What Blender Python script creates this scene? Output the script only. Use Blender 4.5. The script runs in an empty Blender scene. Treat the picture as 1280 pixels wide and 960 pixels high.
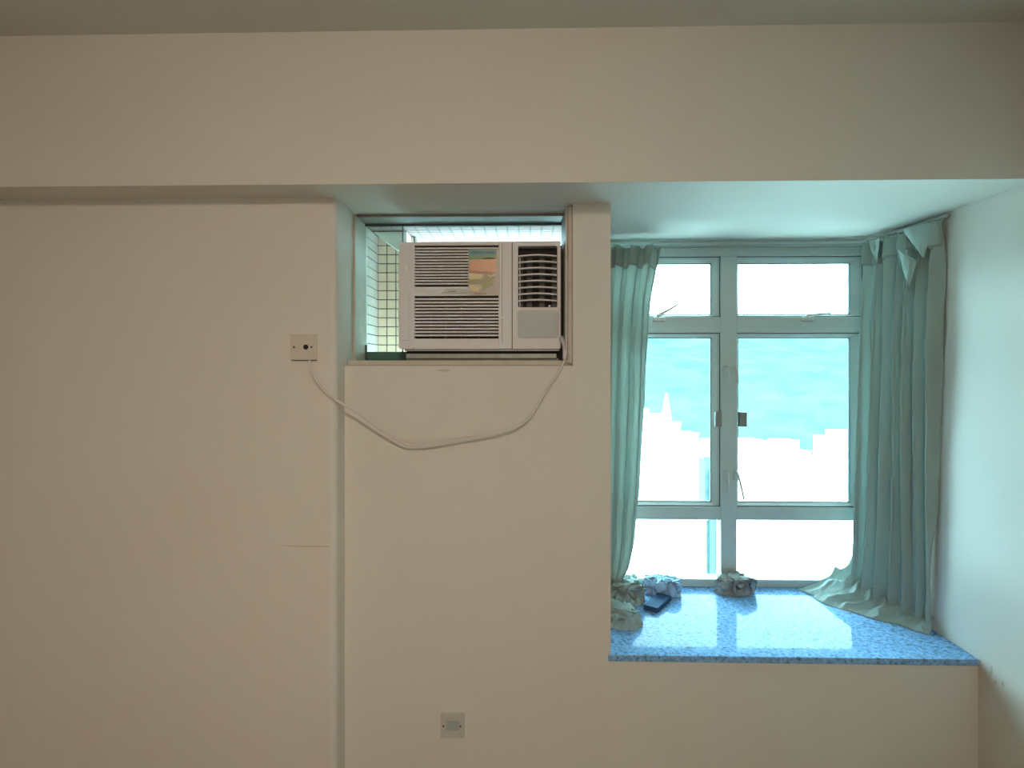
import bpy, bmesh, math, random
from mathutils import Vector, noise, Matrix
random.seed(7)
scn = bpy.context.scene
C = scn.collection
R = math.radians

# ------------------------------------------------------------------ camera
cam_d = bpy.data.cameras.new('camera'); cam = bpy.data.objects.new('camera', cam_d); C.objects.link(cam)
cam.location = (0, 0, 1.52); cam.rotation_euler = (R(90), 0, R(1.45))
cam_d.sensor_width = 36.0; cam_d.lens = 36.0 * 747 / 1280; cam_d.shift_y = -22 / 1280
cam_d.clip_start = 0.02; cam_d.clip_end = 20000
scn.camera = cam
# ------------------------------------------------------------------ world, lights, exposure
w = bpy.data.worlds.new('sky'); scn.world = w; w.use_nodes = True
bg = w.node_tree.nodes['Background']
bg.inputs['Color'].default_value = (0.50, 0.88, 1.02, 1); bg.inputs['Strength'].default_value = 24.0
vs = scn.view_settings
vs.view_transform = 'Standard'; vs.look = 'None'; vs.gamma = 1.0; vs.use_curve_mapping = False; vs.exposure = 0.0
def area(name, loc, target, sx, sy, power, col, spread=180):
    d = bpy.data.lights.new(name, 'AREA'); d.shape = 'RECTANGLE'; d.size = sx; d.size_y = sy; d.energy = power; d.color = col; d.spread = R(spread)
    o = bpy.data.objects.new(name, d); C.objects.link(o); o.location = loc
    o.rotation_euler = (Vector(target) - Vector(loc)).to_track_quat('-Z', 'Y').to_euler()
    return o
area('room_ceiling_lamp', (0.15, -0.85, 2.42), (-0.70, 1.9, 0.75), 0.20, 0.20, 7.6, (1.0, 0.80, 0.62), 105)
area('rear_fill_light', (-0.1, -2.2, 1.25), (-0.1, 1.9, 0.95), 1.9, 1.4, 4.8, (1.0, 0.80, 0.62), 85)  # added soft fill from behind the camera, no window stands there

# ------------------------------------------------------------------ materials
def mat(name, col, rough=0.6, metal=0.0, spec=0.5, bump=None, mottle=None, trans=0.0, sheen=0.0, coat=0.0):
    m = bpy.data.materials.new(name); m.use_nodes = True
    nt = m.node_tree; N = nt.nodes; L = nt.links
    b = N['Principled BSDF']
    b.inputs['Base Color'].default_value = (*col, 1); b.inputs['Roughness'].default_value = rough
    b.inputs['Metallic'].default_value = metal; b.inputs['Specular IOR Level'].default_value = spec
    b.inputs['Coat Weight'].default_value = coat
    tc = N.new('ShaderNodeTexCoord')
    if mottle:
        sc, amt, col2 = mottle
        t = N.new('ShaderNodeTexNoise'); t.inputs['Scale'].default_value = sc; t.inputs['Detail'].default_value = 5
        L.new(tc.outputs['Object'], t.inputs['Vector'])
        mx = N.new('ShaderNodeMix'); mx.data_type = 'RGBA'
        mr = N.new('ShaderNodeMapRange'); mr.inputs[1].default_value = 0.35; mr.inputs[2].default_value = 0.7; mr.inputs[3].default_value = 0; mr.inputs[4].default_value = amt
        L.new(t.outputs['Fac'], mr.inputs[0]); L.new(mr.outputs[0], mx.inputs[0])
        mx.inputs[6].default_value = (*col, 1); mx.inputs[7].default_value = (*col2, 1)
        L.new(mx.outputs[2], b.inputs['Base Color'])
    if bump:
        sc, st, dist = bump
        t = N.new('ShaderNodeTexNoise'); t.inputs['Scale'].default_value = sc; t.inputs['Detail'].default_value = 4
        L.new(tc.outputs['Object'], t.inputs['Vector'])
        bp = N.new('ShaderNodeBump'); bp.inputs['Strength'].default_value = st; bp.inputs['Distance'].default_value = dist
        L.new(t.outputs['Fac'], bp.inputs['Height']); L.new(bp.outputs[0], b.inputs['Normal'])
    if trans:
        out = N['Material Output']; tr = N.new('ShaderNodeBsdfTranslucent'); tr.inputs['Color'].default_value = (*col, 1)
        ms = N.new('ShaderNodeMixShader'); ms.inputs[0].default_value = trans
        L.new(b.outputs[0], ms.inputs[1]); L.new(tr.outputs[0], ms.inputs[2]); L.new(ms.outputs[0], out.inputs['Surface'])
    return m
def glass(name, tint, ior=1.45):
    m = bpy.data.materials.new(name); m.use_nodes = True
    nt = m.node_tree; N = nt.nodes; L = nt.links
    N.remove(N['Principled BSDF']); out = N['Material Output']
    t = N.new('ShaderNodeBsdfTransparent'); t.inputs['Color'].default_value = (*tint, 1)
    g = N.new('ShaderNodeBsdfGlossy'); g.inputs['Roughness'].default_value = 0.02
    fr = N.new('ShaderNodeFresnel'); fr.inputs['IOR'].default_value = ior
    ms = N.new('ShaderNodeMixShader')
    L.new(fr.outputs[0], ms.inputs[0]); L.new(t.outputs[0], ms.inputs[1]); L.new(g.outputs[0], ms.inputs[2]); L.new(ms.outputs[0], out.inputs['Surface'])
    return m
def granite():
    m = bpy.data.materials.new('polished_granite'); m.use_nodes = True
    nt = m.node_tree; N = nt.nodes; L = nt.links; b = N['Principled BSDF']
    tc = N.new('ShaderNodeTexCoord')
    v = N.new('ShaderNodeTexVoronoi'); v.inputs['Scale'].default_value = 130; L.new(tc.outputs['Object'], v.inputs['Vector'])
    n = N.new('ShaderNodeTexNoise'); n.inputs['Scale'].default_value = 75; n.inputs['Detail'].default_value = 6; n.inputs['Roughness'].default_value = .7
    L.new(tc.outputs['Object'], n.inputs['Vector'])
    r1 = N.new('ShaderNodeValToRGB'); e = r1.color_ramp.elements
    e[0].position = 0.36; e[0].color = (0.10, 0.17, 0.27, 1); e[1].position = 0.47; e[1].color = (0.24, 0.46, 0.78, 1)  # grey stone tinted blue: the skylight's cast is put into these colours
    x = e.new(0.66); x.color = (0.36, 0.60, 0.88, 1)
    L.new(n.outputs['Fac'], r1.inputs[0])
    mx = N.new('ShaderNodeMix'); mx.data_type = 'RGBA'; mx.blend_type = 'MULTIPLY'; mx.inputs[0].default_value = 0.5
    bw = N.new('ShaderNodeRGBToBW'); L.new(v.outputs['Color'], bw.inputs[0])
    mr = N.new('ShaderNodeMapRange'); mr.inputs[1].default_value = .2; mr.inputs[2].default_value = .7; mr.inputs[3].default_value = .6; mr.inputs[4].default_value = 1.2
    L.new(bw.outputs[0], mr.inputs[0])
    L.new(r1.outputs[0], mx.inputs[6]); L.new(mr.outputs[0], mx.inputs[7]); L.new(mx.outputs[2], b.inputs['Base Color'])
    b.inputs['Roughness'].default_value = 0.035; b.inputs['IOR'].default_value = 1.09; b.inputs['Specular IOR Level'].default_value = 0.5
    return m
M = {}
M['wall'] = mat('cream_wall_paint', (0.75, 0.71, 0.65), 0.75, spec=.25, bump=(55, .10, .004), mottle=(3.0, .22, (0.71, 0.66, 0.58)))
M['ceil'] = mat('white_ceiling_paint', (0.74, 0.73, 0.68), 0.8, spec=.2, bump=(60, .08, .004))
M['floor'] = mat('timber_floor', (0.36, 0.24, 0.14), 0.4, mottle=(6, .6, (.26, .16, .09)))
M['granite'] = granite()
M['alu'] = mat('white_coated_aluminium', (0.50, 0.56, 0.53), 0.45, spec=.4, bump=(30, .03, .002))
M['gasket'] = mat('dark_gasket', (0.06, 0.10, 0.10), 0.6)
M['grey_alu'] = mat('grey_aluminium', (0.27, 0.26, 0.235), 0.55, metal=.1, mottle=(14, .5, (.21, .20, .18)))
M['casing'] = mat('beige_casing', (0.60, 0.55, 0.47), 0.6, mottle=(18, .5, (.48, .42, .34)))
M['glass'] = glass('window_glass', (0.97, 0.99, 0.98))
M['glass_ac'] = glass('narrow_pane_glass', (0.80, 0.85, 0.80))
M['steel'] = mat('dull_steel', (0.62, 0.62, 0.58), 0.35, metal=.6)
M['plastic'] = mat('warm_white_plastic', (0.78, 0.77, 0.79), 0.42, spec=.4, mottle=(5, .25, (.74, .72, .73)))
M['plastic_grey'] = mat('pale_grey_plastic', (0.42, 0.47, 0.47), 0.3, mottle=(30, .4, (.36, .41, .41)))
M['dark'] = mat('dark_interior', (0.014, 0.010, 0.009), 0.7)
M['vane'] = mat('dark_grey_vane', (0.055, 0.05, 0.05), 0.5)
M['metal_tray'] = mat('galvanised_tray', (0.34, 0.36, 0.33), 0.45, metal=.4, mottle=(25, .6, (.22, .24, .22)))
M['body'] = mat('painted_metal_cabinet', (0.60, 0.58, 0.53), 0.5)
M['green'] = mat('green_strip', (0.055, 0.16, 0.11), 0.5, mottle=(30, .6, (.03, .08, .05)))
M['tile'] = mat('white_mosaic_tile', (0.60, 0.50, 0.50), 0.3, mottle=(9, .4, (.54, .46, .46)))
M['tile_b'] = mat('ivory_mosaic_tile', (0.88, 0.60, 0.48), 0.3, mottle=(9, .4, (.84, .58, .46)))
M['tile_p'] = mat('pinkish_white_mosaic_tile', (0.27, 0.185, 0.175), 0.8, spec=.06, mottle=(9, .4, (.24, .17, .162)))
M['grout'] = mat('grey_grout', (0.09, 0.085, 0.08), 0.9)
M['plaster'] = mat('matt_white', (0.85, 0.85, 0.78), 0.8)
M['curtain'] = mat('sage_curtain_cloth', (0.50, 0.595, 0.555), 0.85, spec=.15, bump=(260, .25, .001), trans=0.34)
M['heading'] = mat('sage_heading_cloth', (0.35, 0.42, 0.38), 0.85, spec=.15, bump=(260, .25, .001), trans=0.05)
M['rag'] = mat('grey_rag_cloth', (0.40, 0.42, 0.40), 0.9, spec=.1, bump=(200, .3, .002), trans=.05, mottle=(20, .7, (.26, .28, .27)))
M['blue_rag'] = mat('pale_blue_cloth', (0.42, 0.62, 0.80), 0.9, spec=.1, bump=(200, .3, .002), trans=.1)
M['navy'] = mat('navy_card', (0.03, 0.08, 0.17), 0.75, spec=.15)
M['socket'] = mat('cream_plastic', (0.66, 0.61, 0.53), 0.4)
M['socket_white'] = mat('white_grey_plastic', (0.58, 0.575, 0.53), 0.4)
M['cable'] = mat('off_white_cable', (0.70, 0.67, 0.62), 0.5)
M['black'] = mat('black_hole', (0.012, 0.006, 0.004), 0.8)
M['screw'] = mat('dark_screw', (0.10, 0.085, 0.07), 0.5, metal=.3)
M['stain'] = mat('dirt_mark', (0.60, 0.53, 0.44), 0.9)
M['lab_teal'] = mat('label_teal', (0.16, 0.34, 0.33), 0.3)
M['lab_ink'] = mat('label_ink', (0.02, 0.08, 0.12), 0.5)
M['lab_green'] = mat('label_green', (0.24, 0.40, 0.20), 0.25, coat=.5)
M['lab_orange'] = mat('label_orange', (0.82, 0.44, 0.27), 0.25, coat=.5)
M['lab_red'] = mat('label_red', (0.52, 0.20, 0.12), 0.25, coat=.5)
M['lab_yellow'] = mat('label_yellow', (0.80, 0.66, 0.36), 0.25, coat=.5)
M['lab_olive'] = mat('label_olive', (0.42, 0.38, 0.18), 0.25, coat=.5)
M['lab_paper'] = mat('label_paper', (0.55, 0.50, 0.44), 0.25, coat=.5)
M['hill'] = mat('hazy_hillside', (0.036, 0.068, 0.060), 0.95, spec=0, mottle=(.02, .9, (.058, .088, .082)))
M['tower'] = mat('white_tower_render', (0.86, 0.84, 0.82), 0.8, spec=.2)
M['tower_w'] = mat('tower_window_glass', (0.74, 0.78, 0.78), 0.5, spec=.2)
M['tower_c'] = mat('pale_cyan_cladding', (0.042, 0.07, 0.07), 0.6, spec=.2)
M['tower_cw'] = mat('cyan_tower_window', (0.03, 0.055, 0.06), 0.6, spec=.2)
M['ground'] = mat('pale_city_ground', (0.78, 0.82, 0.76), 0.95, spec=0)

# ------------------------------------------------------------------ mesh helpers
def mk(name, bm, m, parent=None, smooth=False, loc=None, kind=None):
    """one mesh object, origin at its bounding-box centre; verts given in world space"""
    vs_ = [v.co for v in bm.verts]
    lo = Vector((min(v.x for v in vs_), min(v.y for v in vs_), min(v.z for v in vs_)))
    hi = Vector((max(v.x for v in vs_), max(v.y for v in vs_), max(v.z for v in vs_)))
    c = (lo + hi) / 2
    bmesh.ops.translate(bm, verts=bm.verts, vec=-c)
    bmesh.ops.recalc_face_normals(bm, faces=bm.faces)
    me = bpy.data.meshes.new(name); bm.to_mesh(me); bm.free()
    if smooth:
        for p in me.polygons: p.use_smooth = True
    o = bpy.data.objects.new(name, me); C.objects.link(o)
    me.materials.append(M[m] if isinstance(m, str) else m)
    o.location = c
    if parent:
        pw = Vector((0, 0, 0)); p = parent
        while p: pw += p.location; p = p.parent
        o.parent = parent; o.location = c - pw
    if kind: o['kind'] = kind
    return o
def share(name, me, loc, parent, rot=None):
    o = bpy.data.objects.new(name, me); C.objects.link(o)
    pw = Vector((0, 0, 0)); p = parent
    while p: pw += p.location; p = p.parent
    o.parent = parent; o.location = Vector(loc) - pw
    if rot: o.rotation_euler = rot
    return o
def tag(o, label, cat, group=None, kind=None):
    o['label'] = label; o['category'] = cat
    if group: o['group'] = group
    if kind: o['kind'] = kind
    return o
def empty(name, loc):
    o = bpy.data.objects.new(name, None); C.objects.link(o); o.location = loc; o.empty_display_size = .05
    return o
def box(bm, x0, x1, y0, y1, z0, z1, bev=0.0, seg=2):
    vs_ = [bm.verts.new(p) for p in ((x0,y0,z0),(x1,y0,z0),(x1,y1,z0),(x0,y1,z0),(x0,y0,z1),(x1,y0,z1),(x1,y1,z1),(x0,y1,z1))]
    fs = [bm.faces.new([vs_[i] for i in f]) for f in ((0,3,2,1),(4,5,6,7),(0,1,5,4),(1,2,6,5),(2,3,7,6),(3,0,4,7))]
    if bev:
        ed = list({e for f in fs for e in f.edges})
        bmesh.ops.bevel(bm, geom=ed, offset=bev, segments=seg, affect='EDGES', profile=.5)
    return bm
def bx(*a, **k): return box(bmesh.new(), *a, **k)
def prism(bm, poly, axis, a0, a1):
    """extrude 2-D polygon along an axis ('x','y','z')"""
    def pt(p, a):
        return {'x': (a, p[0], p[1]), 'y': (p[0], a, p[1]), 'z': (p[0], p[1], a)}[axis]
    v0 = [bm.verts.new(pt(p, a0)) for p in poly]; v1 = [bm.verts.new(pt(p, a1)) for p in poly]
    n = len(poly)
    bm.faces.new(v0); bm.faces.new(v1)
    for i in range(n): bm.faces.new((v0[i], v0[(i+1) % n], v1[(i+1) % n], v1[i]))
    return bm
def rrect(x0, x1, z0, z1, r, n=5):
    pts = []
    for cx, cz, a in ((x1-r, z1-r, 0), (x0+r, z1-r, 90), (x0+r, z0+r, 180), (x1-r, z0+r, 270)):
        for i in range(n+1):
            t = R(a + 90*i/n); pts.append((cx + r*math.cos(t), cz + r*math.sin(t)))
    return pts
def cyl(bm, c, axis, r, l, n=16, r2=None):
    q = Vector(axis).normalized().to_track_quat('Z', 'Y').to_matrix().to_4x4()
    bmesh.ops.create_cone(bm, cap_ends=True, segments=n, radius1=r, radius2=r if r2 is None else r2, depth=l, matrix=Matrix.Translation(c) @ q)
    return bm
def spline(pts, n=10):
    P = [Vector(p) for p in pts]; P = [P[0]*2-P[1]] + P + [P[-1]*2-P[-2]]; out = []
    for i in range(1, len(P)-2):
        for k in range(n):
            t = k/n; a, b, c, d = P[i-1], P[i], P[i+1], P[i+2]
            out.append(.5*((2*b) + (c-a)*t + (2*a-5*b+4*c-d)*t*t + (3*b-a-3*c+d)*t**3))
    out.append(P[-2]); return out
def tube(bm, pts, r, n=8):
    rings = []
    up = Vector((0, 0, 1))
    for i, p in enumerate(pts):
        d = (pts[min(i+1, len(pts)-1)] - pts[max(i-1, 0)]).normalized()
        a = d.cross(Vector((0, 1, 0)));  a = a.normalized() if a.length > 1e-3 else d.cross(up).normalized()
        b = d.cross(a).normalized()
        rr = r(i/(len(pts)-1)) if callable(r) else r
        rings.append([bm.verts.new(p + a*rr*math.cos(2*math.pi*k/n) + b*rr*math.sin(2*math.pi*k/n)) for k in range(n)])
    for i in range(len(rings)-1):
        for k in range(n): bm.faces.new((rings[i][k], rings[i][(k+1) % n], rings[i+1][(k+1) % n], rings[i+1][k]))
    bm.faces.new(rings[0]); bm.faces.new(rings[-1]); return bm
def grid(fn, nu, nv):
    bm = bmesh.new()
    g = [[bm.verts.new(fn(i/(nu-1), j/(nv-1))) for j in range(nv)] for i in range(nu)]
    for i in range(nu-1):
        for j in range(nv-1): bm.faces.new((g[i][j], g[i+1][j], g[i+1][j+1], g[i][j+1]))
    return bm
def solid(o, t, off=0):
    md = o.modifiers.new('thickness', 'SOLIDIFY'); md.thickness = t; md.offset = off; return o
def nz(x, y=0, z=0): return noise.noise(Vector((x, y, z)))
def lerp(a, b, t): return a + (b-a)*t
def interp(tab, x):
    if x <= tab[0][0]: return tab[0][1]
    for (a, va), (b, vb) in zip(tab, tab[1:]):
        if x <= b:
            t = (x-a)/(b-a); t = t*t*(3-2*t) if False else t
            return va + (vb-va)*t
    return tab[-1][1]

# ------------------------------------------------------------------ dimensions of the room
YB, YL, YA, YG, YW = 1.738, 1.875, 1.965, 2.20, 2.58       # beam, left wall, air-conditioner wall, its glazing, bay window
ZS, ZC = 2.054, 2.502                                      # beam soffit, ceiling
XL, XR, XC = -1.705, 1.455, 0.2735                          # left wall, right wall, bay's left cheek
YR = -2.35
SILL = 0.577

# ------------------------------------------------------------------ setting
def st(name, bm, m, label, cat): return tag(mk(name, bm, m), label, cat, kind='structure')
st('floor', bx(XL-.15, XR+.15, YR-.15, YA+.2, -.1, 0), 'floor', 'brown timber floor of the bare room', 'floor')
st('ceiling', bx(XL-.15, XR+.15, YR-.15, YB+.1, ZC, ZC+.12), 'ceil', 'off-white ceiling along the top edge above the beam', 'ceiling')
st('wall_back', bx(XL-.15, XR+.15, YR-.15, YR, 0, ZC), 'wall', 'cream wall behind the viewer', 'wall')
st('wall_side_left', bx(XL-.15, XL, YR, YL+.2, 0, ZC), 'wall', 'cream side wall just past the left edge', 'wall')
wr = st('wall_right', bx(XR, XR+.15, YR, YW+.07, -.0, ZC), 'wall', 'pale side wall lit blue-green by the bay window, right of the curtain', 'wall')
# beam and bay ceiling: one downstand slab
bm = prism(bmesh.new(), [(XL, YB), (XR, YB), (XR, YW+.07), (.165, YW+.07), (.165, YG+.02), (XL, YG+.02)], 'z', ZS, ZC+.12)
st('trim_beam', bm, 'wall', 'deep cream ceiling beam running across the top above air conditioner and bay', 'beam')
# left wall panel with its rounded arris and step back to the air-conditioner wall
arc = [(-.604-.022+.022*math.cos(R(a)), YL+.022-.022*math.sin(R(a))) for a in range(90, -1, -15)]
st('wall_front_left', prism(bmesh.new(), [(XL, YL)] + arc + [(-.604, YG), (XL, YG)], 'z', 0, ZS), 'wall',
   'cream wall panel left of the air conditioner, standing slightly proud', 'wall')
# wall below / beside the air conditioner, and bay cheek and apron
bm = bmesh.new()
prism(bm, [(-.604, 0), (XR, 0), (XR, .556), (XC, .556), (XC, ZS), (.150, ZS), (.150, 1.522), (-.604, 1.522)], 'y', YA, YG)
st('wall_front', bm, 'wall', 'cream wall under the air conditioner, with the pier beside the bay window', 'wall')
st('wall_bay_cheek', bx(.165, XC, YG, YW+.07, 0, ZS), 'wall', 'side cheek of the bay behind the left curtain', 'wall')
st('wall_bay_apron', bx(XC, XR, YG, YW+.07, 0, .556), 'wall', 'wall under the granite sill at the back of the bay', 'wall')

# granite sill slab
s = mk('window_sill', bx(XC-.008, XR-.001, YA-.006, YW+.02, .556, SILL, bev=.0025), 'granite')
tag(s, 'polished grey granite sill slab, blue skylight in its colour, filling the bay window seat', 'window sill', kind='structure')

# ------------------------------------------------------------------ bay window
win = empty('window_1', (0.865, YW, SILL)); tag(win, 'white aluminium casement bay window with six panes and a view of hills', 'window', kind='structure')
F0, F1 = YW, YW+.06
mk('frame_jamb', bx(XC, .325, F0, F1, .600, 2.0, bev=.002), 'alu', win)
mk('frame_jamb', bx(1.432, XR, F0, F1, .600, 2.0, bev=.002), 'alu', win)
mk('frame_head', bx(XC, XR, F0-.004, F1, 1.992, 2.03, bev=.003), 'alu', win)
mk('frame_head_moulding', bx(XC, XR, F0-.016, F1, 2.03, ZS, bev=.003), 'alu', win)
mk('frame_bottom_rail', bx(XC, XR, F0-.006, F1, SILL, .610, bev=.003), 'alu', win)
mk('mullion', bx(.829, .896, F0-.004, F1, .610, 1.992, bev=.003), 'alu', win)
for z0, z1, nm in ((1.664, 1.732, 'upper_transom'), (.862, .918, 'lower_transom')):
    mk(nm, bx(.325, .829, F0, F1, z0, z1, bev=.003), 'alu', win); mk(nm, bx(.896, 1.432, F0, F1, z0, z1, bev=.003), 'alu', win)
def sash(x0, x1, z0, z1, wl, wr_, wt, wb):
    """opening casement: a frame set back in the opening with chamfered inner edge, gasket and pane"""
    e = empty('sash', ((x0+x1)/2, F0+.02, z0)); e.parent = win; e.location = e.location - win.location
    def mem(nm, poly, ax, a0, a1): return mk(nm, prism(bmesh.new(), poly, ax, a0, a1), 'alu', e)
    y0, ym, y1 = F0+.010, F0+.020, F0+.052
    # each profile: flat face then a chamfer falling back to the glass
    mem('sash_stile', [(x0, y0), (x0+wl*.35, y0), (x0+wl, ym+.012), (x0+wl, y1), (x0, y1)], 'z', z0, z1)
    mem('sash_stile', [(x1, y0), (x1-wr_*.35, y0), (x1-wr_, ym+.012), (x1-wr_, y1), (x1, y1)], 'z', z0, z1)
    mem('sash_rail', [(y0, z1), (y0, z1-wt*.35), (ym+.012, z1-wt), (y1, z1-wt), (y1, z1)], 'x', x0, x1)
    mem('sash_rail', [(y0, z0), (y0, z0+wb*.35), (ym+.012, z0+wb), (y1, z0+wb), (y1, z0)], 'x', x0, x1)
    g = bmesh.new(); gx0, gx1, gz0, gz1 = x0+wl, x1-wr_, z0+wb, z1-wt
    t = .003
    for a in ((gx0, gx0+t, gz0, gz1), (gx1-t, gx1, gz0, gz1), (gx0, gx1, gz0, gz0+t), (gx0, gx1, gz1-t, gz1)):
        box(g, a[0], a[1], F0+.034, F0+.048, a[2], a[3])
    mk('gasket', g, 'gasket', e)
    mk('pane', bx(gx0, gx1, F0+.038, F0+.043, gz0, gz1), 'glass', e)
    # dark strips painting the shade in the gap round the sash
    g = bmesh.new(); t = .0035
    for a in ((x0, x0+t, z0, z1), (x1-t, x1, z0, z1), (x0, x1, z0, z0+t), (x0, x1, z1-t, z1)):
        box(g, a[0], a[1], F0+.0085, F0+.0101, a[2], a[3])
    mk('gap_shade_strip', g, 'gasket', e)
    return e
s1 = sash(.325, .829, 1.732, 1.992, .03, .030, .026, .012)
s2 = sash(.896, 1.432, 1.732, 1.992, .016, .040, .026, .012)
s3 = sash(.325, .829, .918, 1.664, .03, .030, .020, .014)
s4 = sash(.896, 1.432, .918, 1.664, .016, .040, .020, .014)
for x0, x1 in ((.325, .829), (.896, 1.432)):
    p = mk('pane', bx(x0, x1, F0+.038, F0+.043, .610, .862), 'glass', win)
# hardware
def hw(nm, bm, m='steel', par=win, smooth=False): return mk(nm, bm, m, par, smooth)
for x, dx, dz, s_ in ((.566, .085, .048, s1), (1.195, .085, .004, s2)):      # top-hung stays
    b = bx(x-.026, x+.026, F0-.014, F0+.004, 1.712, 1.732, bev=.004); hb = hw('handle_base', b)
    b = bmesh.new(); tube(b, spline([(x-.012, F0-.016, 1.735), (x+dx*.45, F0-.022, 1.738+dz*.5), (x+dx, F0-.026, 1.741+dz)], 6), lambda t: .0075-.0045*t, 8); hw('handle_lever', b, smooth=True)
for x, z, dz in ((.8495, 1.50, -.06), (.884, 1.50, -.05), (.8495, 1.055, -.10), (.890, 1.055, -.10)):
    b = bx(x-.010, x+.010, F0-.012, F0-.002, z-.022, z+.022, bev=.003); hw('latch_plate', b, 'alu')
    tx = .026 if (x > .87 and z < 1.2) else .006
    b = bmesh.new(); tube(b, spline([(x, F0-.012, z+.015), (x+.004, F0-.030, z), (x+tx, F0-.034, z+dz)], 6), lambda t: .0062-.0025*t, 8); hw('latch_lever', b, 'steel', smooth=True)
for x0, x1 in ((.803, .830), (.906, .936)):
    hw('restrictor_block', bx(x0, x1, F0-.012, F0+.012, 1.263, 1.325, bev=.002), 'grey_alu')

# curtain track: along the window head, turning onto the right wall
tr = mk('curtain_rail', tube(bmesh.new(), spline([(XC+.01, 2.535, 2.040), (.6, 2.535, 2.040), (1.0, 2.535, 2.040), (1.28, 2.53, 2.040), (1.385, 2.50, 2.040), (1.425, 2.40, 2.040), (1.44, 2.25, 2.040), (1.446, 2.09, 2.040)], 10), .008, 8), 'alu', smooth=True)
tag(tr, 'thin white curtain track along the bay ceiling, bending onto the right wall', 'curtain rail')

# ------------------------------------------------------------------ curtains
def poly_path(pts, t):
    L = [0]
    for a, b in zip(pts, pts[1:]): L.append(L[-1] + (Vector(b)-Vector(a)).length)
    d = t*L[-1]
    for i in range(len(pts)-1):
        if d <= L[i+1] or i == len(pts)-2:
            k = (d-L[i])/(L[i+1]-L[i]); return Vector(pts[i]).lerp(Vector(pts[i+1]), k)
def curtain_surface(top, bot, z_top, z_bot, n, amp, seed, sweep=None, bulge=0.0, toffset=0.0):
    def fn(u, v):
        z = lerp(z_top(u), z_bot(u), v)
        a, b = poly_path(top, u), poly_path(bot, u)
        k = v if sweep is None else sweep(v)
        p = a.lerp(b, k)
        d = (poly_path(top, min(1, u+.02)) - poly_path(top, max(0, u-.02))).lerp(poly_path(bot, min(1, u+.02)) - poly_path(bot, max(0, u-.02)), k).normalized()
        nrm = Vector((d.y, -d.x))
        uu = u + .06*nz(u*5+seed, v*1.1) + .02*nz(u*3, v*3+seed)
        ph = 2*math.pi*n*uu
        sh = math.sin(ph) + .35*math.sin(2*ph+1.1+seed) + .5*nz(u*9+seed*3, v*2.2)
        A = amp*(1 - .35*math.exp(-v*14))*(.85+.35*nz(u*4, v*2, seed))
        off = A*sh + bulge*math.sin(math.pi*min(1, v))**2 + toffset
        off += .004*nz(u*30, v*18, seed)
        q = p + nrm*off + d*(A*.55*math.sin(2*ph))*.6
        return Vector((q.x, q.y, z))
    return fn
# left curtain
lc = empty('curtain', (.39, 2.46, SILL)); tag(lc, 'narrow sage-green curtain hanging at the left of the bay beside the pier', 'curtain', 'curtains in the bay window')
ltab = [(0, 1.0), (.07, .93), (.15, .85), (.30, .785), (.45, .75), (.72, .66), (.86, .58), (.93, .48), (1.0, .22)]
def lsw(fn):
    return fn
def left_fn(u, v, z0=2.018, z1=.60, off=0, n=4.3, A=.022):
    z = lerp(z0 + .010*math.sin(u*2*math.pi*4) - .006, z1, v)
    wdt = interp(ltab, v)*.262
    uu = u + .09*nz(u*4, v*1.1, 3)*(1-.4*v)
    ph = 2*math.pi*n*uu
    A_ = A*(.75+.5*abs(nz(u*5, v*1.5, 1)))*(.8 if v < .04 else 1)
    y = 2.475 + A_*(math.sin(ph)+.35*math.sin(2*ph+.8)) - off + .006*nz(u*20, v*9, 2) - .17*max(0, v-.78)**1.5*4
    x = .290 + u*wdt + A_*.35*math.sin(2*ph)*(1 if .05 < u < .95 else .2)
    return Vector((x, y, z))
o = solid(mk('drape', grid(lambda u, v: left_fn(u, v), 110, 90), 'curtain', lc, True), .0015)
o = solid(mk('heading', grid(lambda u, v: left_fn(u, v*.058, off=.008, A=.026) + Vector((0, 0, .004*nz(u*14, v*2, 5))), 110, 10), 'heading', lc, True), .003); o['label'] = 'doubled gathered heading band'
for i in range(6):
    x = .30 + i*.045
    mk('hook', tube(bmesh.new(), [Vector((x, 2.50, 2.012)), Vector((x, 2.522, 2.030)), Vector((x, 2.533, 2.036))], .0025, 6), 'alu', lc)
# right curtain
rc = empty('curtain', (1.40, 2.30, SILL)); tag(rc, 'full sage-green curtain bunched in the right corner of the bay, trailing on the sill', 'curtain', 'curtains in the bay window')
topP = [(1.385, 2.485), (1.405, 2.40), (1.418, 2.30), (1.424, 2.20), (1.432, 2.105)]
botP = [(1.315, 2.435), (1.345, 2.34), (1.385, 2.28), (1.425, 2.225), (1.446, 2.165)]
ztop = lambda u: 2.026 - .010*abs(math.sin(u*math.pi*6)) + .004*nz(u*9)
zbot = lambda u: .590 - .002*u
fr_ = curtain_surface(topP, botP, ztop, zbot, 6.5, .0235, 2.0, sweep=lambda v: v**1.25, bulge=.006)
def right_fn(u, v):
    p = fr_(u, v); p.x = min(p.x, XR-.006); return p
o = solid(mk('drape', grid(right_fn, 170, 120), 'curtain', rc, True), .0015)
def right_head(u, v):
    p = curtain_surface(topP, botP, ztop, zbot, 6.5, .0265, 2.0, sweep=lambda v: v**1.25, toffset=.006)(u, v*(.055+.012*math.sin(u*9)))
    p.x = min(p.x, XR-.004); return p
o = solid(mk('heading', grid(right_head, 150, 10), 'heading', rc, True), .003); o['label'] = 'doubled gathered heading band'
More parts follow.
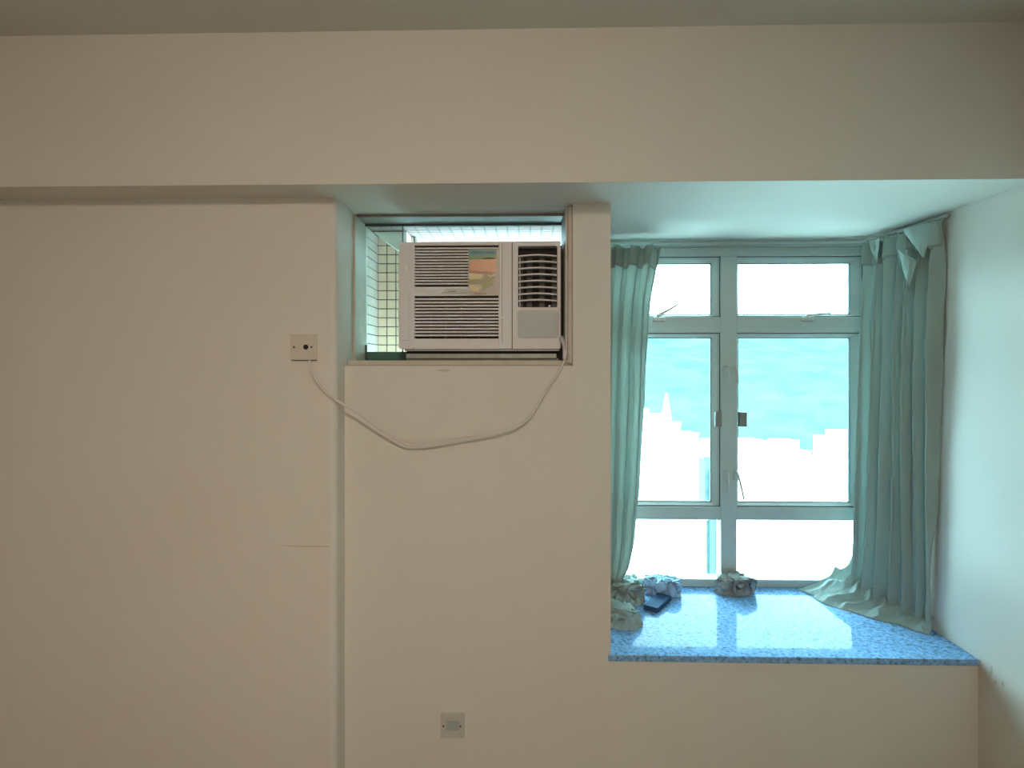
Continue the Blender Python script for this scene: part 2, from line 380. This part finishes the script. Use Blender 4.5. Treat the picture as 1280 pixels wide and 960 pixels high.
# folded-over corners of the loose heading (draped triangles)
def flap(pts, m, depth):
    a, b, c = (Vector(p) for p in pts)
    nrm = (b-a).cross(c-a).normalized()
    if nrm.y > 0: nrm = -nrm
    def fn(u, v):
        p = a.lerp(b, u).lerp(c, v)
        return p + nrm*(depth*math.sin(math.pi*u)*(1-v) + .004*nz(u*5, v*5, depth*90))
    return solid(mk('folded_flap', grid(fn, 16, 16), m, rc, True), .003)
flap([(1.392, 2.255, 2.030), (1.425, 2.112, 2.022), (1.388, 2.13, 1.900)], 'heading', .014)
flap([(1.372, 2.245, 1.955), (1.392, 2.165, 1.895), (1.382, 2.20, 1.795)], 'heading', .010)
flap([(1.372, 2.44, 2.030), (1.372, 2.36, 2.020), (1.374, 2.385, 1.905)], 'heading', .010)
for i in range(9):
    p = poly_path(topP, i/8); y = p.y; x = p.x
    mk('hook', tube(bmesh.new(), [Vector((x, y, 2.018)), Vector((x+.004, y, 2.03)), Vector((x+.012, y, 2.037))], .0025, 6), 'alu', rc)
# the hem pooled on the sill
def heap(cx, cy, ax, ay, h, rot, seed, fold=9, n=64, edge=.35, ridge=.5, z0=SILL+.0015, clampx=None, clampy=None):
    cr, sr = math.cos(rot), math.sin(rot)
    def fn(u, v):
        r = v; a = 2*math.pi*u
        rr = 1 + .16*nz(2*math.cos(a)+seed, 2*math.sin(a), 1)+ .09*nz(6*math.cos(a), 6*math.sin(a), seed)
        px, py = r*math.cos(a)*rr, r*math.sin(a)*rr
        prof = (1-r**3.2)**.7*(1+.55*nz(px*1.3+seed, py*1.3, 9)) if r < 1 else 0
        qx, qy = px*.75+seed, py*1.5
        wx, wy = qx + .45*nz(qx*1.5, qy*1.5, 4), qy + .55*nz(qx*1.5+7, qy*1.5, 4)
        ri = 1-abs(nz(wx*fold/5, wy*fold/5, seed))*3.4
        ri2 = 1-abs(nz(wx*fold/2.3, wy*fold/2.3, seed+5))*2.4
        ri3 = 1-abs(nz(wx*fold/1.2, wy*fold/1.2, seed+9))*2.2
        hh = h*prof*(.42 + .58*max(-.25, ri)) + h*.42*max(0, prof-.05)*(ri2-.25) + h*.16*prof*ri3
        hh = h*.82*math.tanh(hh/(h*.72)) if hh > 0 else hh
        sl = h*.75*prof
        px += sl/ax*nz(wx*fold/2.6, wy*fold/2.6, seed+2); py += sl/ay*nz(wx*fold/2.6, wy*fold/2.6, seed+3)
        hh = max(hh, .0025 if r < .97 else 0)
        x = cx + (px*ax*cr - py*ay*sr); y = cy + (px*ax*sr + py*ay*cr)
        if clampx: x = min(max(x, clampx[0]), clampx[1])
        if clampy: y = min(y, clampy)
        return Vector((x, y, z0 + hh))
    bm = grid(fn, n*2, n)
    bmesh.ops.remove_doubles(bm, verts=bm.verts, dist=.00005)
    return bm
def pool_fn(u, v):
    b = poly_path([(1.335, 2.520)] + botP, u)
    ang = R(lerp(172, 222, u**.8))
    L_ = lerp(.205, .050, u**.55)*(1 + .22*nz(u*5, 2.2) + .10*nz(u*14, 4.1))
    uu = u + .05*nz(u*4, v*2.2, 6)
    rg = 1 - abs(math.sin(math.pi*(6.0*uu + .5*v + .6*nz(u*3, v*3, 2)))); rg2 = 1 - abs(nz(u*16, v*3.5, 8))*2
    h0 = lerp(.150, .035, u**.7)
    z = SILL + .002 + h0*(1-v)**1.25*(.8+.2*rg) + .024*rg*(1-v)**.5*(.35+.65*v) + .007*rg2*(1-v)**.4
    d = L_*v - .02*(1-v)
    return Vector((min(b.x + math.cos(ang)*d, XR-.004), min(b.y + math.sin(ang)*d, YW-.010), z))
o = solid(mk('pooled_hem', grid(pool_fn, 120, 40), 'curtain', rc, True), .002, 1)
o = mk('pooled_hem', heap(.375, 2.43, .10, .085, .105, R(10), 5.7, 16, clampx=(XC+.004, 9), clampy=YW-.012), 'curtain', lc, True)
o = mk('pooled_hem', heap(.335, 2.235, .075, .105, .070, R(25), 1.2, 11, clampx=(XC+.004, 9)), 'curtain', lc, True)

# things lying on the sill
tag(mk('rag', heap(.862, 2.515, .080, .045, .090, R(0), 9.4, 14, clampy=YW-.010), 'rag', None, True), 'crumpled grey rag at the foot of the centre mullion', 'rag')
tag(mk('cloth', heap(.560, 2.505, .075, .060, .085, R(-20), 4.4, 13, clampy=YW-.010), 'blue_rag', None, True), 'pale blue crumpled cloth beside the left curtain hem', 'cloth')
bm = bx(-.028, .028, -.075, .075, 0, .020, bev=.002)
bmesh.ops.rotate(bm, verts=bm.verts, cent=(0, 0, 0), matrix=Matrix.Rotation(R(-33), 3, 'Z'))
bmesh.ops.translate(bm, verts=bm.verts, vec=(.515, 2.372, SILL+.0005))
tag(mk('small_box', bm, 'navy'), 'small dark blue flat box lying against the cloth on the sill', 'box')

# ------------------------------------------------------------------ air-conditioner opening (window_2)
w2 = empty('window_2', (-.23, 2.12, 1.522)); tag(w2, 'grey framed glazed opening around the air conditioner', 'window', kind='structure')
mk('frame_jamb', bx(-.604, -.597, 2.06, YG+.02, 1.54, 2.046, bev=.001), 'casing', w2)
mk('frame_jamb', bx(.126, .150, 2.03, YG+.02, 1.54, 2.046, bev=.002), 'grey_alu', w2)
mk('frame_head', bx(-.604, .150, 2.085, YG+.02, 2.044, ZS, bev=.002), 'grey_alu', w2)
mk('frame_sill', bx(-.604, .150, 1.995, YG+.02, 1.522, 1.540, bev=.003), 'casing', w2)
mk('casing_strip', bx(.134, .150, 1.978, 2.03, 1.530, ZS-.005, bev=.003), 'casing', w2)
mk('casing_strip', bx(.127, .134, 1.99, 2.03, 1.530, ZS-.005, bev=.002), 'socket_white', w2)
mk('glazing_bead', bx(-.597, .126, YG-.012, YG-.002, 2.036, 2.044), 'gasket', w2)
mk('glazing_bead', bx(-.597, -.591, YG-.012, YG-.002, 1.545, 1.60), 'gasket', w2)
mk('pane', bx(-.597, -.4615, YG, YG+.005, 1.545, 2.044), 'glass_ac', w2)
mk('pane', bx(-.4585, .126, YG, YG+.005, 1.965, 2.044), 'glass', w2)
mk('filler_panel', bx(.085, .128, YG-.002, YG+.012, 1.540, 1.965), 'grey_alu', w2)
mk('pane_joint', bx(-.4615, -.4585, YG-.003, YG+.008, 1.545, 2.044), 'gasket', w2)
mk('foot_strip', bx(-.597, -.43, YG-.006, YG-.001, 1.541, 1.574, bev=.001), 'green', w2)['label'] = 'dark green strip at the foot of the narrow pane'  # plain dark green strip along the pane's foot

# tiled alcove outside the glass
AX, AY, AZ = -.645, 2.57, 2.082
def tiled(name, label, slab, u0, v0, nu, nv, pu, pv, to_world, orient, m, cat, gap=.0042):
    p = mk(name, slab, 'grout'); tag(p, label, cat, kind='structure')
    me = None
    g = gap
    for i in range(nu):
        for j in range(nv):
            if me is None:
                b = bmesh.new(); dims = orient(pu-g, pv-g, .004)
                box(b, -dims[0]/2, dims[0]/2, -dims[1]/2, dims[1]/2, -dims[2]/2, dims[2]/2)
                bmesh.ops.recalc_face_normals(b, faces=b.faces)
                me = bpy.data.meshes.new('tile'); b.to_mesh(me); b.free(); me.materials.append(M[m])
            share('tile', me, to_world(u0+(i+.5)*pu, v0+(j+.5)*pv), p)
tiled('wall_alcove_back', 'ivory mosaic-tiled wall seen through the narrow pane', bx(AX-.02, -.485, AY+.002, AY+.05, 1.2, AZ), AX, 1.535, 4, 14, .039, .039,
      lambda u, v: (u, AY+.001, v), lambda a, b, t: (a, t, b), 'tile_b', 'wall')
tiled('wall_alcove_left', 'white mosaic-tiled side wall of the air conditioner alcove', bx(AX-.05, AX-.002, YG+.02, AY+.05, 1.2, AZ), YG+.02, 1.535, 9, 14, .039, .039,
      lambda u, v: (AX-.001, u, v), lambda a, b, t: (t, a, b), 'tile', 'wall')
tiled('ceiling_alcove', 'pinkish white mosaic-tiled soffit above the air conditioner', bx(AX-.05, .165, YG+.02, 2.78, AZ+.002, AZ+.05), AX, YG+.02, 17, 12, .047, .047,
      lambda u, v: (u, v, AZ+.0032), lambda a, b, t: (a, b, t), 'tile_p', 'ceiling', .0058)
st('trim_alcove_wedge', prism(bmesh.new(), [(-.640, AZ-.003), (-.50, AZ-.003), (-.50, AZ-.085), (-.545, AZ-.075)], 'y', 2.47, AY-.002), 'plaster',  # plain pale wedge in the alcove's upper corner
   'pale wedge in the upper corner of the tiled alcove', 'trim')

# ------------------------------------------------------------------ air conditioner
FY = 2.07
X0, X1, Z0, Z1 = -.447, .1155, 1.581, 1.953
ac = empty('air_conditioner', ((X0+X1)/2, 2.3, 1.545)); tag(ac, 'warm white window air conditioner with louvred front and energy sticker', 'air conditioner')
mk('cabinet', bx(X0+.014, X1-.006, FY+.05, 2.55, 1.575, 1.944, bev=.004), 'body', ac)
# front: left fascia frame made of strips round the louvres
fas = empty('front_fascia', (X0+.2, FY, Z0)); fas.parent = ac; fas.location = fas.location - ac.location
GX0, GX1 = -.392, -.099
UZ0, UZ1, LZ0, LZ1 = 1.797, 1.941, 1.6165, 1.7655
SX = -.0515                                               # joint between fascia and outlet side
b = bmesh.new()
prism(b, rrect(X0, GX0, Z0, Z1, .010), 'y', FY, FY+.06)
box(b, GX0-.002, GX1+.002, FY+.0015, FY+.06, UZ1, Z1)
box(b, GX0-.002, GX1+.002, FY+.0015, FY+.06, Z0, LZ0)
box(b, GX0-.002, GX1+.002, FY+.0015, FY+.06, LZ1, UZ0)
box(b, GX1, SX-.0012, FY, FY+.06, Z0, Z1, bev=.002)
mk('fascia_frame', b, 'plastic', fas)
mk('fascia_margin', bx(X0+.004, GX0-.016, FY-.003, FY+.003, Z0+.028, Z1-.010, bev=.0025), 'plastic', fas)
mk('louvre_backing', bx(GX0, GX1, FY+.022, FY+.026, LZ0, UZ1), 'dark', fas)
me = None
def slat(z, x0, x1, h):
    b = bx(x0, x1, FY+.0005, FY+.018, z-h/2, z+h/2, bev=.0012, seg=1); mk('slat', b, 'plastic', fas)
for z0, z1, n in ((UZ0, UZ1, 14), (LZ0, LZ1, 13)):
    p = (z1-z0)/n
    for k in range(1, n+1):
        z = z0 + k*p - p/2 + p*.5
        if k < n: slat(z, GX0-.001, GX1+.001, p*.56)
for x in (-.338, -.285, -.232, -.17):
    mk('rib', bx(x-.0015, x+.0015, FY+.012, FY+.022, LZ0, LZ1), 'vane', fas)
# joints, badge, indicator highlight
mk('joint_line', bx(SX-.0012, SX+.0012, FY+.004, FY+.05, Z0+.001, Z1-.001), 'vane', ac)
mk('seam', bx(GX1+.012, GX1+.0132, FY-.0004, FY+.002, 1.60, 1.945), 'vane', fas)
bd = mk('badge', prism(bmesh.new(), [(-.298, 1.7735), (-.205, 1.7735), (-.190, 1.788), (-.200, 1.7905), (-.262, 1.7905), (-.283, 1.787)], 'y', FY-.002, FY+.003), 'socket_white', ac)
for k in range(5):
    mk('badge_mark', bx(-.272+k*.0052, -.2685+k*.0052, FY-.0026, FY-.0018, 1.7785, 1.7825), 'vane', bd)
mk('indicator_highlight', prism(bmesh.new(), rrect(-.4245, -.4175, 1.845, 1.872, .003), 'y', FY-.0050, FY), 'plaster', ac)  # white piece standing in for a specular highlight on the fascia
mk('indicator_highlight', prism(bmesh.new(), rrect(-.0885, -.0850, 1.686, 1.691, .0015), 'y', FY-.002, FY+.001), 'plaster', ac)
# right side: outlet surround
OX0, OX1, OZ0, OZ1 = -.0315, .1045, 1.7245, 1.937
b = bmesh.new()
def ring(bm, outer, inner, y0, y1):
    vo = [[bm.verts.new((p[0], y, p[1])) for p in outer] for y in (y0, y1)]
    vi = [[bm.verts.new((p[0], y, p[1])) for p in inner] for y in (y0, y1)]
    n = len(outer)
    for i in range(n):
        j = (i+1) % n
        bm.faces.new((vo[0][i], vo[0][j], vi[0][j], vi[0][i])); bm.faces.new((vo[1][i], vo[1][j], vi[1][j], vi[1][i]))
        bm.faces.new((vo[0][i], vo[0][j], vo[1][j], vo[1][i])); bm.faces.new((vi[0][i], vi[0][j], vi[1][j], vi[1][i]))
ring(b, rrect(SX+.0012, X1, 1.716, Z1, .004), rrect(OX0, OX1, OZ0, OZ1, .005), FY, FY+.06)
prism(b, rrect(SX+.0012, X1, Z0, 1.7165, .004), 'y', FY+.0005, FY+.06)
mk('outlet_surround', b, 'plastic', ac)
mk('outlet_cavity', bx(OX0, OX1, FY+.045, FY+.0495, OZ0, OZ1), 'dark', ac)
for x in (-.024, .008, .052, .096):
    mk('vertical_vane', bx(x-.010, x+.010, FY+.034, FY+.0365, OZ0+.002, OZ1-.030, bev=.001), 'vane', ac)
for k in range(8):
    z = OZ1 - .034 - k*.0222
    pts = [Vector((OX0+.001 + (OX1-OX0-.002)*t, FY+.014 - .006*math.sin(math.pi*t), z + .0035*math.sin(math.pi*t))) for t in [i/10 for i in range(11)]]
    b = bmesh.new()
    for a, c in zip(pts, pts[1:]):
        v = [b.verts.new(q + Vector(d)) for q in (a, c) for d in ((0, -.008, -.0024), (0, .010, -.0018), (0, .010, .0018), (0, -.008, .0024))]
        for f in ((0,1,5,4), (1,2,6,5), (2,3,7,6), (3,0,4,7)): b.faces.new([v[i] for i in f])
    bmesh.ops.remove_doubles(b, verts=b.verts, dist=1e-5)
    mk('louvre_blade', b, 'plastic', ac)
mk('louvre_post', bx(OX0+.005, OX0+.0075, FY+.008, FY+.014, OZ0, OZ1-.03), 'plastic', ac)
mk('louvre_knob', prism(bmesh.new(), rrect(.075, .082, 1.728, 1.735, .002), 'y', FY+.026, FY+.034), 'plastic', ac)
cv = mk('control_cover', prism(bmesh.new(), rrect(-.0325, .110, 1.619, 1.714, .011), 'y', FY-.003, FY+.004), 'plastic_grey', ac); cv['label'] = 'grey translucent cover over the controls'
# energy sticker
stk = empty('energy_label', (-.151, FY, 1.76)); stk.parent = ac; stk.location = stk.location - ac.location
Y = FY-.0008
mk('sheet', bx(-.2045, -.095, Y, FY+.0004, 1.7655, 1.9265), 'lab_paper', stk)
def patch(nm, pts, m, y=.0006): mk(nm, prism(bmesh.new(), pts, 'y', Y-y, Y), m, stk)
patch('header', [(-.203, 1.903), (-.106, 1.905), (-.106, 1.925), (-.203, 1.925)], 'lab_teal')
patch('green_band', [(-.203, 1.890), (-.110, 1.893), (-.106, 1.905), (-.203, 1.903)], 'lab_green')
patch('orange_field', [(-.199, 1.852), (-.106, 1.847), (-.107, 1.895), (-.135, 1.897), (-.165, 1.891), (-.198, 1.887)], 'lab_orange')
patch('red_edge', [(-.203, 1.845), (-.125, 1.839), (-.106, 1.847), (-.199, 1.852)], 'lab_red')
patch('yellow_field', [(-.201, 1.823), (-.160, 1.824), (-.153, 1.838), (-.201, 1.844)], 'lab_yellow')
patch('olive_band', [(-.203, 1.805), (-.135, 1.806), (-.152, 1.822), (-.203, 1.822)], 'lab_olive')
patch('yellow_field', [(-.199, 1.781), (-.168, 1.780), (-.160, 1.797), (-.199, 1.803)], 'lab_yellow')
patch('olive_band', [(-.158, 1.782), (-.118, 1.800), (-.112, 1.840), (-.150, 1.838)], 'lab_olive', .0003)
patch('white_streak', [(-.137, 1.837), (-.127, 1.829), (-.112, 1.836), (-.113, 1.839), (-.127, 1.832), (-.135, 1.839)], 'plaster', .0009)  # thin white streak drawn across the sticker
patch('side_strip', [(-.103, 1.845), (-.098, 1.845), (-.098, 1.875), (-.103, 1.872)], 'lab_paper', .0009)
patch('footer_print', [(-.184, 1.7705), (-.142, 1.7705), (-.142, 1.7735), (-.184, 1.7735)], 'lab_red', .0009)
fc = bpy.data.curves.new('lettering', 'FONT'); fc.body = 'ENERGY LABEL'; fc.size = .0125; fc.extrude = .0002; fc.align_x = 'CENTER'; fc.align_y = 'CENTER'
fo = bpy.data.objects.new('tmp', fc); C.objects.link(fo)
me = bpy.data.meshes.new_from_object(fo.evaluated_get(bpy.context.evaluated_depsgraph_get())); bpy.data.objects.remove(fo)
me.materials.clear(); me.materials.append(M['lab_ink'])
share('lettering', me, (-.1535, Y-.0011, 1.9145), stk, (R(90), 0, 0))
# chassis tray beneath
mk('underside_lip', bx(X0+.018, X1-.004, FY+.012, FY+.05, 1.574, 1.581), 'metal_tray', ac)
mk('chassis_gap', bx(-.432, .112, FY+.055, FY+.06, 1.541, 1.575), 'dark', ac)
mk('chassis_tray', bx(-.428, .104, FY+.030, FY+.060, 1.5475, 1.5655, bev=.002), 'metal_tray', ac)
mk('support_rail', bx(-.43, .11, FY+.05, 2.55, 1.541, 1.548), 'metal_tray', ac)
# power lead and sockets
cordpts = [(.119, 2.085, 1.612), (.1245, 2.050, 1.600), (.1265, 2.010, 1.575), (.122, 1.975, 1.538), (.100, 1.950, 1.495), (.064, 1.938, 1.445), (.028, 1.932, 1.385), (-.004, 1.928, 1.345),
           (-.055, 1.925, 1.316), (-.145, 1.922, 1.296), (-.262, 1.918, 1.277), (-.345, 1.915, 1.267), (-.400, 1.905, 1.276), (-.470, 1.890, 1.322), (-.545, 1.873, 1.380), (-.600, 1.866, 1.413),
           (-.640, 1.862, 1.446), (-.668, 1.862, 1.483), (-.682, 1.864, 1.515), (-.686, 1.868, 1.540)]
cd = empty('power_cord', (-.3, 1.93, 1.27)); tag(cd, 'off-white power cord sagging from the air conditioner to the wall outlet', 'cord')
mk('cable', tube(bmesh.new(), spline(cordpts, 8), .0040, 8), 'cable', cd, True)
mk('strain_relief', tube(bmesh.new(), spline([(.117, 2.080, 1.618), (.124, 2.045, 1.606), (.1270, 2.005, 1.580), (.1245, 1.985, 1.545)], 8), lambda t: .0105-.003*t, 10), 'plastic', cd, True)
def plate(name, x0, x1, z0, z1, y, m, label, hole):
    e = empty(name, ((x0+x1)/2, y, z0)); tag(e, label, 'outlet')
    mk('faceplate', bx(x0, x1, y-.009, y, z0, z1, bev=.002), m, e)
    xc, zc = (x0+x1)/2, (z0+z1)/2
    for dx in (-.029, .0265):
        mk('screw', cyl(bmesh.new(), Vector((xc+dx, y-.009, zc)), (0, 1, 0), .0034, .0015, 10), 'screw', e)
    if hole:
        mk('cable_hole', cyl(bmesh.new(), Vector((xc+.0085, y-.009, zc)), (0, 1, 0), .0082, .0012, 16), 'black', e)
        mk('scuff', prism(bmesh.new(), [(xc-.020, zc-.003), (xc-.010, zc-.007), (xc-.008, zc-.0055), (xc-.018, zc-.0015)], 'y', y-.0095, y-.0088), 'stain', e)
        mk('lower_edge_gap', bx(x0+.003, x1, y-.006, y-.0005, z0-.0022, z0), 'screw', e)
    else:
        mk('rocker', prism(bmesh.new(), rrect(xc-.020, xc+.022, zc-.014, zc+.018, .004), 'y', y-.0105, y-.008), 'plastic_grey', e)
        mk('scuff', prism(bmesh.new(), [(xc-.022, zc+.022), (xc+.006, zc+.021), (xc+.002, zc+.027), (xc-.020, zc+.026)], 'y', y-.0096, y-.0088), 'stain', e)
plate('cord_outlet', -.7472, -.6640, 1.5405, 1.6214, YL, 'socket', 'cream cord outlet plate with a dark round hole on the left wall', True)
plate('wall_socket', -.2845, -.2060, .2985, .3790, YA, 'socket_white', 'faded grey switch plate low on the wall near the bottom edge', False)
# marks on the walls
def mark(name, parent, bm): mk(name, bm, 'stain', parent)
wf = bpy.data.objects['wall_front']; wl = bpy.data.objects['wall_front_left']
mark('smudge', wf, prism(bmesh.new(), [(-.300, 1.508), (-.286, 1.503), (-.256, 1.503), (-.250, 1.506), (-.262, 1.5095), (-.288, 1.511)], 'y', YA-.0006, YA+.001))
mark('scratch', wl, prism(bmesh.new(), [(-.80, .952), (-.70, .9475), (-.628, .9485), (-.628, .953), (-.70, .9525)], 'y', YL-.0005, YL+.001))
for pts in ([(1.905, .560), (1.915, .545), (1.917, .560), (1.909, .585)], [(1.862, .540), (1.872, .545), (1.868, .560), (1.860, .556)], [(1.89, .535), (1.897, .533), (1.899, .543), (1.892, .545)]):
    mark('scuff', wr, prism(bmesh.new(), pts, 'x', XR-.0006, XR+.001))

# ------------------------------------------------------------------ outside: city below and a hillside across
GZ = -110
g = bmesh.new(); box(g, -6000, 6000, 20, 9000, GZ-4, GZ)
tag(mk('ground', g, 'ground'), 'pale city ground far below the bay window', 'ground', kind='structure')
def hill(u, v):
    x = lerp(-900, 3000, u); y = lerp(650, 2500, v)
    ridge = 150 + 8*nz(x*.0011, 3.1) + 4*nz(x*.004, 1.7)
    k = math.sin(min(1, v*1.35)*math.pi/2)
    z = GZ + (ridge - GZ)*k**.85 + 26*nz(x*.005, y*.004)*math.sin(math.pi*min(1, v*1.35)) + 9*nz(x*.016, y*.016)*math.sin(math.pi*min(1, v*1.35))
    return Vector((x, y, z))
hl = mk('hillside', grid(hill, 220, 120), 'hill', None, True); tag(hl, 'hazy green hillside filling the view behind the towers', 'hill', kind='structure')
def tower(label, cx, y, wd, dp, top, m='tower', roof=True, bands=12, group='white towers below the hill', wmat='tower_w'):
    e = empty('apartment_tower', (cx, y, GZ)); tag(e, label, 'building', group)
    b = bmesh.new(); box(b, cx-wd/2, cx+wd/2, y-dp/2, y+dp/2, GZ, top)
    box(b, cx-wd*.18, cx+wd*.18, y-dp/2-2.0, y-dp/2, GZ, top-4)
    mk('tower_block', b, m, e)
    if roof: mk('roof_plant_room', bx(cx-wd*.16, cx+wd*.22, y-dp*.3, y+dp*.3, top, top+4), m, e)
    mk('parapet', bx(cx-wd/2-.4, cx+wd/2+.4, y-dp/2-.4, y-dp/2+.6, top, top+1.4), m, e)
    b = bmesh.new(); fl = 6.0; z = top-6
    for k in range(bands):
        for sx in (-.36, .34):
            box(b, cx+wd*sx-wd*.07, cx+wd*sx+wd*.07, y-dp/2-.25, y-dp/2+.2, z-2, z)
        z -= fl
    o = mk('window_columns', b, wmat, e); o['kind'] = 'stuff'
    return e
def px(u, v, Y_):
    th = R(1.45); xc = (u-640)/747; a = xc*math.cos(th)-math.sin(th); d = xc*math.sin(th)+math.cos(th)
    return a/d*Y_, 1.52-(v-458)/747/d*Y_
T = [  # label, left px, right px, roof px, distance
 ('leftmost white tower seen past the left curtain', 776, 822, 518, 420),
 ('white tower second from left, roof below the lattice mast', 822, 846, 528, 450),
 ('white tower third from left with a lower roof', 842, 868, 541, 480),
 ('low white tower just left of the window mullion', 864, 906, 555, 520),
 ('white tower just right of the window mullion', 918, 946, 549, 560),
 ('white tower in the middle of the right pane', 946, 968, 552, 595),
 ('white tower right of the middle of the right pane', 966, 992, 550, 550),
 ('lower white tower where the skyline dips, right pane', 986, 1006, 563, 500),
 ('lowest white tower at the skyline dip, right pane', 1002, 1030, 571, 460),
 ('tall white tower right of the skyline dip', 1026, 1044, 546, 430),
 ('rightmost tall white tower beside the right curtain', 1042, 1092, 539, 400)]
for lab, u0, u1, v, d in T:
    xa, z = px(u0, v, d); xb, _ = px(u1, v, d)
    tower(lab, (xa+xb)/2, d, xb-xa, 22, z, roof=(u0 % 4 == 0))
xa, z = px(877, 573, 250); xb, _ = px(893, 573, 250)
e = tower('slim pale cyan tower with small windows in the left pane', (xa+xb)/2, 250, xb-xa, 9, z, 'tower_c', False, 16, 'cyan tower', 'tower_cw')
for lab, u0, u1, v, d in (('near low white block at the foot of the view, left pane', 760, 872, 640, 210), ('near low white block at the foot of the view, right pane', 915, 1090, 628, 240)):
    xa, z = px(u0, v, d); xb, _ = px(u1, v, d); tower(lab, (xa+xb)/2, d, xb-xa, 20, z)
# lattice mast
x, z0 = px(833, 528, 450); _, z1 = px(833, 492, 450); z0 += 2.2
b = bmesh.new(); n = 7; hw_ = 3.6
for s_ in (-1, 1): tube(b, [Vector((x+s_*hw_, 450, z0)), Vector((x+s_*.4, 450, z1))], .32, 5)
for k in range(n):
    t0, t1 = k/n, (k+1)/n; a0, a1 = lerp(hw_, .4, t0), lerp(hw_, .4, t1); za, zb = lerp(z0, z1, t0), lerp(z0, z1, t1)
    tube(b, [Vector((x-a0, 450, za)), Vector((x+a1, 450, zb))], .2, 4); tube(b, [Vector((x+a0, 450, za)), Vector((x-a1, 450, zb))], .2, 4)
    tube(b, [Vector((x-a0, 450, za)), Vector((x+a0, 450, za))], .2, 4)
tag(mk('lattice_mast', b, 'tower'), 'slender white lattice mast rising from the left tower roofs', 'mast')
